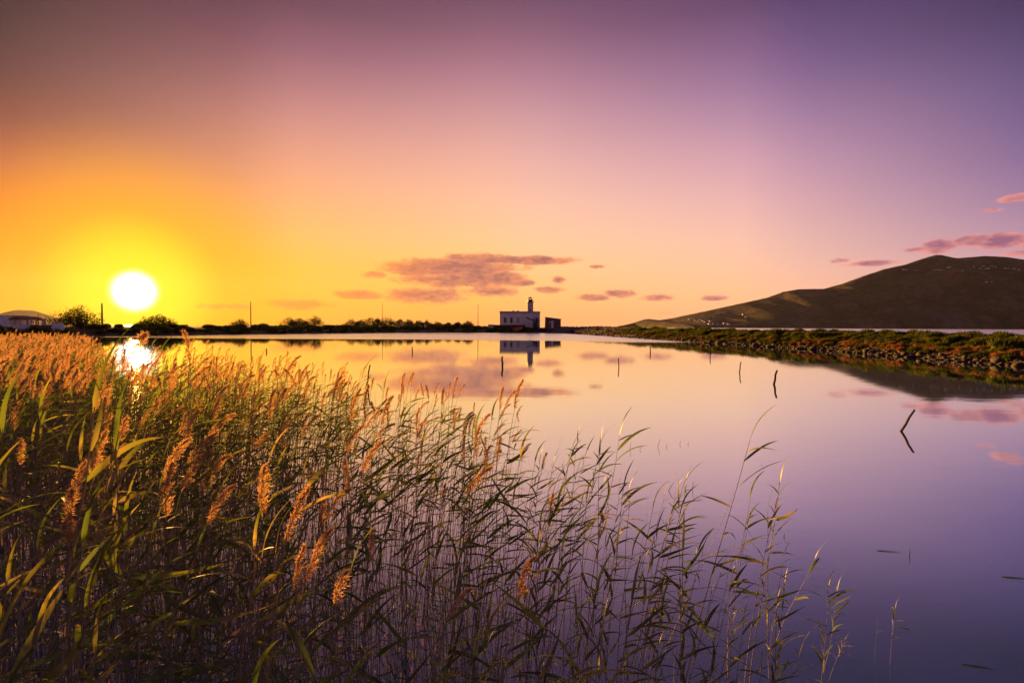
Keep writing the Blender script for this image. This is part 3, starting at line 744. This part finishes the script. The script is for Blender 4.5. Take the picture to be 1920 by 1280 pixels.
for px, py in HS:
    d = ray(px, py).normalized(); hit = bvh.ray_cast(Vector((0, 0, CAM_H)), d)
    if hit[0] is None: continue
    up = py < 560
    o = link('village_house', hme); o.location = hit[0] - Vector((0, 0, 2)); s = rng.uniform(9, 15); o.scale = (s * 1.2, s, s * 0.75); o.rotation_euler = (0, 0, rng.uniform(-.5, .5))
    tag(o, 'tiny white house in the village high on the mountain' if up else 'tiny white house in the village at the foot of the mountain', 'house', 'upper mountain village' if up else 'shore village under the mountain')

# ------------------------------------------------------------------ stakes standing in the water
ST = [(499.5, 653, 499.5, 660, 0.05, 'short thin stake in the water off the low lone tree'), (773, 650, 773, 660, 0.05, 'short upright stake in the water off the long tree row'),
      (942, 668, 941.5, 687, 0.06, 'crooked dark stake in the water before the lighthouse reflection'), (1160, 671, 1160, 688.5, 0.03, 'thin upright stake in open water off the rubble dyke'),
      (1219.5, 649, 1219, 661, 0.05, 'short straight stake in the water close to the dyke bend'), (1332.5, 652, 1331, 667, 0.04, 'slender bent stake in the water near the bushy dyke'),
      (1389.5, 678, 1386, 698, 0.03, 'thin reddish bent stake next to the leaning stake'), (1457, 694, 1450.5, 720, 0.045, 'short stake leaning right between the bent one and the slanted one'),
      (1715, 768, 1689, 808, 0.028, 'dark stake slanting steeply out of the still water'), (694, 684, 688, 722, 0.03, 'cut leaning stake rising behind the reed plumes')]
for tx_, ty_, bx_, by_, r_, lab in ST:
    b0 = ground(bx_, by_); tp = at(tx_, ty_, b0.y)
    so = tp - b0
    so.z = max(0.2, so.z)
    o = B().tube([-0.35 * so.normalized(), so * 0.33 + Vector((r_ * 0.4, 0, 0)), so * 0.66 - Vector((r_ * 0.5, 0, 0)), so], [r_ * 1.1, r_, r_ * 0.95, r_ * 0.85], 7).build('stake', M['wood'])
    o.location = b0; tag(o, lab, 'stake', 'stakes in the lagoon')

# ------------------------------------------------------------------ reeds
def leaf_proto(seed, hi=True):
    r_ = np.random.default_rng(seed)
    n = 8 if hi else 4
    t = np.linspace(0, 1, n)
    w = 0.037 * np.minimum(1, 0.35 + t * 5) * (1 - t ** 2.2) ** 0.9 + 0.0006
    droop = r_.uniform(-0.02, 0.34); side = r_.uniform(-0.12, 0.12); tw = r_.uniform(-0.9, 0.9)
    x = t - 0.12 * droop * t ** 2; z = 0.10 * np.sin(t * 2.4) - droop * 0.55 * t ** 2.2; y = side * t ** 2
    a = tw * t + r_.uniform(-0.4, 0.4)
    sy, sz = np.cos(a), np.sin(a)
    mid = np.stack([x, y, z], 1)
    l = mid + np.stack([0 * t, sy * w, sz * w + 0.25 * w], 1); rr = mid - np.stack([0 * t, sy * w, sz * w - 0.25 * w], 1)
    if hi:
        V = np.stack([l, mid, rr], 1).reshape(-1, 3); T = []
        for i in range(n - 1):
            for j in range(2):
                p = i * 3 + j; T += [(p, p + 3, p + 4), (p, p + 4, p + 1)]
    else:
        V = np.stack([l, rr], 1).reshape(-1, 3); T = []
        for i in range(n - 1):
            p = i * 2; T += [(p, p + 2, p + 3), (p, p + 3, p + 1)]
    return V, np.array(T)
def plume_proto(seed, hi=True):
    r_ = np.random.default_rng(seed); V, T = [], []
    L = 0.27; bend = r_.uniform(0.05, 0.45)
    def axis(t): return np.array([bend * L * t ** 2, 0, L * t * (1 - 0.25 * bend * t)])
    nb = 60 if hi else 14; nh = 12 if hi else 5
    width = 0.0019 if hi else 0.007
    def tri(a, b, c):
        k = len(V); V.extend((a, b, c)); T.append((k, k + 1, k + 2))
    prev = axis(0)
    for i in range(1, 6):
        p = axis(i / 5); tri(prev + (0.0018, 0, 0), prev - (0.0018, 0, 0), p); tri(prev + (0, 0.0018, 0), prev - (0, 0.0018, 0), p); prev = p
    for k in range(nb):
        t = (k + r_.uniform(0, 1)) / nb
        bl = 0.068 * (math.sin(math.pi * (0.18 + 0.80 * t)) ** 0.8) * r_.uniform(0.6, 1.2)
        an = r_.uniform(0, 2 * math.pi)
        d = np.array([math.cos(an) * 0.34 + 0.22, math.sin(an) * 0.34, 0.9]); d /= np.linalg.norm(d)
        b0 = axis(t * 0.92)
        for h in range(nh):
            s = (h + r_.uniform(0, 1)) / nh
            c = b0 + d * bl * s + np.array([0.35, 0, -0.5]) * bl * s * s * (0.4 + bend)
            hd = d * 0.6 + r_.normal(size=3) * 0.42 + np.array([0.25, 0, -0.1]); hd /= np.linalg.norm(hd)
            sd = np.cross(hd, r_.normal(size=3)); sd /= np.linalg.norm(sd)
            hl = r_.uniform(0.012, 0.026) * (1 if hi else 1.7)
            tri(c - sd * width, c + sd * width, c + hd * hl)
    return np.array(V), np.array(T)
NL, NP = 10, 6
LEAF = [leaf_proto(100 + i) for i in range(NL)]; LEAFL = [leaf_proto(100 + i, False) for i in range(NL)]
PLUME = [plume_proto(200 + i) for i in range(NP)]; PLUMEL = [plume_proto(200 + i, False) for i in range(NP)]
LEAF_ME = [mesh_np('leaf', v, t, [M['leaf']], None, True) for v, t in LEAF]
PLUME_ME = [mesh_np('plume', v, t, [M['plume']]) for v, t in PLUME]
def tube_np(pts, rad, seg):
    V, T = [], []
    for p, r in zip(pts, rad):
        for k in range(seg): V.append((p[0] + r * math.cos(2 * math.pi * k / seg), p[1] + r * math.sin(2 * math.pi * k / seg), p[2]))
    for i in range(len(pts) - 1):
        for k in range(seg):
            a_, b_ = i * seg + k, i * seg + (k + 1) % seg
            T += [(a_, b_, b_ + seg), (a_, b_ + seg, a_ + seg)]
    return np.array(V), np.array(T)
def reed_spec(kind, seed):
    """one reed 1.0 tall (scaled later); the wind combs its leaves towards +X"""
    r_ = np.random.default_rng(seed)
    lean = r_.uniform(-0.02, 0.16); kink = r_.uniform(-0.03, 0.03)
    def ax(t): return np.array([lean * t ** 1.8 + kink * math.sin(t * 5), kink * math.sin(t * 3.3 + seed), t])
    ts = np.linspace(-0.06, 1, 9)
    r0 = 0.0024 if kind != 'bare' else 0.0019
    hi = tube_np([ax(max(t, 0)) + (0, 0, min(t, 0)) for t in ts], [r0 * (1 - 0.65 * max(t, 0)) for t in ts], 5)
    ts2 = np.linspace(-0.06, 1, 4)
    lo = tube_np([ax(max(t, 0)) + (0, 0, min(t, 0)) for t in ts2], [1.25 * r0 * (1 - 0.6 * max(t, 0)) for t in ts2], 3)
    leaves = []
    nlf = {'leafy': r_.integers(8, 12), 'plume': r_.integers(5, 8), 'bare': r_.integers(0, 3)}[kind]
    top = 1.0 if kind == 'leafy' else 0.9
    for k in range(nlf):
        t = top * (0.42 + 0.58 * (k + r_.uniform(0.2, 0.8)) / nlf)
        yaw = r_.normal(0, 0.75) + (math.pi if r_.uniform() < 0.13 else 0)
        pit = r_.uniform(-0.05, 0.75) + 0.35 * (t > 0.9)
        ln = r_.uniform(0.12, 0.215) * (1 - 0.35 * (t > 0.93)) * (0.75 if kind == 'bare' else 1)
        m = Matrix.Translation(ax(t)) @ Euler((r_.normal(0, 0.5), 0, 0)).to_matrix().to_4x4()
        m = Matrix.Translation(ax(t)) @ Euler((0, -pit, yaw), 'XYZ').to_matrix().to_4x4() @ Matrix.Rotation(r_.normal(0, 0.6), 4, 'X') @ Matrix.Diagonal((ln, ln * r_.uniform(0.7, 1.15), ln, 1))
        leaves.append((int(r_.integers(NL)), m))
    if kind == 'leafy':
        leaves.append((int(r_.integers(NL)), Matrix.Translation(ax(0.99)) @ Euler((0, -1.25, 0)).to_matrix().to_4x4() @ Matrix.Diagonal((0.16, 0.13, 0.16, 1))))
    pl = None
    if kind == 'plume':
        s = r_.uniform(0.30, 0.62)
        pl = (int(r_.integers(NP)), Matrix.Translation(ax(0.985)) @ Euler((r_.normal(0, .12), r_.normal(0.1, 0.3), r_.normal(0, 0.9))).to_matrix().to_4x4() @ Matrix.Diagonal((s, s, s, 1)))
    me = mesh_np('stem', *hi, [M['stem']], None, True)
    # joined copies for the mass of the bed
    def joined(stem, L, P):
        V = [stem[0]]; T = [stem[1]]; MI = [np.zeros(len(stem[1]), int)]; off = len(stem[0])
        for li, m in leaves:
            v, t = L[li]; mm_ = np.array(m); V.append(v @ mm_[:3, :3].T + mm_[:3, 3]); T.append(t + off); MI.append(np.ones(len(t), int)); off += len(v)
        if pl:
            v, t = P[pl[0]]; mm_ = np.array(pl[1]); V.append(v @ mm_[:3, :3].T + mm_[:3, 3]); T.append(t + off); MI.append(np.full(len(t), 2)); off += len(v)
        return np.concatenate(V), np.concatenate(T), np.concatenate(MI)
    return dict(kind=kind, stem=me, leaves=leaves, plume=pl, hi=joined(hi, LEAF, PLUME), lo=joined(lo, LEAFL, PLUMEL))
SPEC = {'leafy': [reed_spec('leafy', 300 + i) for i in range(10)], 'plume': [reed_spec('plume', 400 + i) for i in range(9)], 'bare': [reed_spec('bare', 500 + i) for i in range(8)]}
RB = [(1.4, 1.0), (2.2, 1.5), (2.8, 1.8), (3.4, 1.75), (4.2, 1.3), (5, 0.75), (6.0, 0.0), (6.8, -0.75), (8, -2.2), (9.3, -3.6), (11, -5.6), (11.8, -8.2), (14, -10.8), (20, -15.6), (32, -25.6)]
rd, rr_ = [p[0] for p in RB], [p[1] for p in RB]
allr = []
def density(d): return 45 if d < 7 else 40 if d < 12 else 32
d0 = 1.5
while d0 < 31:
    dd = 0.25 if d0 < 8 else 0.5
    right = np.interp(d0, rd, rr_); left = -1.03 * d0 - 0.25
    nn_ = rng.poisson(max(0, right - left) * dd * density(d0))
    for _ in range(nn_):
        d = d0 + rng.uniform(0, dd); x = rng.uniform(left, right)
        edge = (right - x)                                  # thins out towards open water
        if rng.uniform() > min(1.0, 0.20 + edge / (1.6 if d < 7 else 0.8)): continue
        if mnoise.noise((x * 0.9, d * 0.9, 1.0)) < -0.32 and rng.uniform() < 0.7: continue
        if math.hypot(x, d) < 1.7: continue
        u = rng.uniform()
        leftness = min(1, max(0, (-x / d + 0.1) / 0.8))
        pp = 0.05 + 0.14 * leftness + (0.16 if d > 3.6 else 0) + (0.1 if d > 10 else 0); pl_ = 0.30
        if d < 5 and edge < 1.3: pp, pl_ = 0.02, 0.70            # young leafy fringe
        kind = 'plume' if u < pp else 'leafy' if u < pp + pl_ else 'bare'
        H = {'plume': rng.normal(1.72, 0.13), 'leafy': rng.normal(1.50, 0.16), 'bare': rng.normal(1.22, 0.26)}[kind]
        H *= 0.92 + (0.18 if d < 6 else 0.10) * leftness - (0.03 if d > 12 else 0)
        H *= 0.84 + 0.16 * min(1, edge / 0.8)
        if d < 3.2 and leftness < 0.75: H *= 0.92
        allr.append((d, x, kind, max(0.5, H)))
    d0 += dd
# a few tall ones right beside the camera on the left
for x, d, k, H in ((-1.72, 1.85, 'leafy', 2.22), (-1.55, 1.75, 'leafy', 2.02), (-1.95, 2.1, 'plume', 2.3), (-1.35, 1.8, 'leafy', 1.72), (-1.2, 1.95, 'leafy', 1.6), (-1.62, 2.2, 'leafy', 2.0), (-0.95, 2.1, 'leafy', 1.55)):
    allr.append((d, x, k, H))
allr.sort(key=lambda r: -r[3] / r[0])
LAB = {'leafy': 'green reed with long leaves combed sideways in the near reed bed', 'plume': 'tall reed topped by a feathery tan plume in the near reed bed', 'bare': 'thin dry brown reed stalk in the near reed bed'}
GRP = {'leafy': 'leafy reeds of the near bed', 'plume': 'plumed reeds of the near bed', 'bare': 'dry stalks of the near bed'}
def reed_thing(sp, x, y, H, yaw, label, group, lean=0.0, z=0.0, ls=1.0):
    root = empty('reed', (x, y, z), yaw, label, 'reed', group); root.scale = (H, H, H); root.rotation_euler = (0, lean, yaw)
    link('stem', sp['stem'], root)
    for li, m in sp['leaves']: link('leaf', LEAF_ME[li], root, m @ Matrix.Scale(ls, 4))
    if sp['plume']: link('plume', PLUME_ME[sp['plume'][0]], root, sp['plume'][1])
    return root
NEAR = 285; V, T, MI, off = [], [], [], 0
for k, (d, x, kind, H) in enumerate(allr):
    sp = SPEC[kind][rng.integers(len(SPEC[kind]))]
    yaw = rng.normal(0.0, 0.55); ln = rng.normal(0.06, 0.07) if kind != 'bare' else rng.normal(0.03, 0.16)
    if k < NEAR:
        reed_thing(sp, x, d, H, yaw, LAB[kind], GRP[kind], ln)
    else:
        v, t, mi = sp['hi'] if d < 7.5 else sp['lo']
        m = np.array(Euler((0, ln, yaw)).to_matrix()) * H
        V.append(v @ m.T + (x, d, 0.0)); T.append(t + off); MI.append(mi); off += len(v)
print('reeds', len(allr), 'tris', sum(len(t) for t in T))
bed = link('reed_bed', mesh_np('reed_bed', np.concatenate(V), np.concatenate(T), [M['stem'], M['leaf'], M['plume']], np.concatenate(MI)))
tag(bed, 'dense bed of reeds with tan plumes filling the lagoon edge', 'reeds', kind='stuff')
# short loose reeds in the open water on the right
LOOSE = [((1452, 1216), (1524, 1044), 'leafy', 'short young reed leaning right in open water with a long level leaf'), ((1546, 1258), (1568, 1104), 'leafy', 'short upright young reed with spread leaves standing in open water'),
         ((1668, 1245), (1676, 1140), 'leafy', 'little reed sprout farthest out in the open water'), ((1640, 1232), (1648, 1160), 'bare', 'broken thin stalk beside the farthest little reed sprout'),
         ((1440, 1240), (1462, 1120), 'leafy', 'small tangled reed sprout at the foot of the leaning young reed'), ((1555, 1276), (1588, 1198), 'leafy', 'low slanting reed sprout at the foot of the upright young reed')]
for k, (b_, t_, kind, lab) in enumerate(LOOSE):
    g = ground(*b_); tp = at(*t_, g.y); H = (tp - g).length
    ang = math.atan2(tp.x - g.x, tp.z - g.z)
    reed_thing(SPEC[kind][(k * 3 + 1) % len(SPEC[kind])], g.x, g.y, H, 0.0, lab, None, ang - 0.05, 0.0, 1.7)

# ------------------------------------------------------------------ bits floating and sticking out of the still water
twm = []
TW = [(1180, 842, 1183, 828), (1197, 843, 1203, 838), (1232, 838, 1238, 822), (1247, 838, 1252, 832), (1273, 833, 1277, 826), (1288, 833, 1292, 828), (1250, 920, 1263, 905), (1283, 917, 1288, 908), (1297, 918, 1300, 902), (1468, 1006, 1471, 1000), (1704, 1042, 1706, 1028)]
for bx_, by_, tx_, ty_ in TW:
    g = ground(bx_, by_); tp = at(tx_, ty_, g.y) - g; tp.z = max(tp.z, 0.03)
    o = B().tube([(0, 0, -0.06), tp * 0.55 + Vector((0.006, 0, 0)), tp], [0.005, 0.004, 0.002], 5).build('twig', M['wood']); o.location = g
    tag(o, 'short dark twig poking out of the still water off the reeds', 'twig', 'twigs in the still water')
FL = [(1360, 829, .09, 0), (1423, 826, .08, .2), (1430, 872, .09, .5), (1350, 893, .07, .3), (1332, 901, .06, -.4), (1385, 896, .05, .2), (1315, 935, .10, .3), (1247, 952, .09, .1), (1665, 1032, .26, -.14), (1797, 1051, .035, .3), (1905, 1081, .30, -.2), (1545, 1067, .03, 0), (1830, 1245, .22, -.25), (1860, 1052, .03, 1)]
for px, py, L, yaw in FL:
    g = ground(px, py); o = link('floating_leaf', LEAF_ME[int(rng.integers(NL))]); o.location = (g.x - L / 2 * math.cos(yaw), g.y, 0.003); o.scale = (L, L * 1.2, L * 0.12); o.rotation_euler = (0, 0, yaw)
    tag(o, 'fallen reed leaf floating flat on the still water', 'leaf', 'reed leaves afloat')

# ------------------------------------------------------------------ evening haze
hzb = B().box((-7800, -7800, -3), (7800, 7800, 640)).build('haze', M['white'])
hmt, n = mat('haze_air')
pv = n.node('ShaderNodeVolumePrincipled'); pv.inputs['Color'].default_value = (0.74, 0.74, 1.0, 1); pv.inputs['Density'].default_value = 7.5e-6
pv.inputs['Anisotropy'].default_value = 0.5
o_ = n.node('ShaderNodeOutputMaterial'); n.put(o_.inputs['Volume'], pv.outputs[0])
hzb.data.materials.clear(); hzb.data.materials.append(hmt); tag(hzb, 'thin warm evening haze over lagoon and sea', 'haze', kind='stuff')
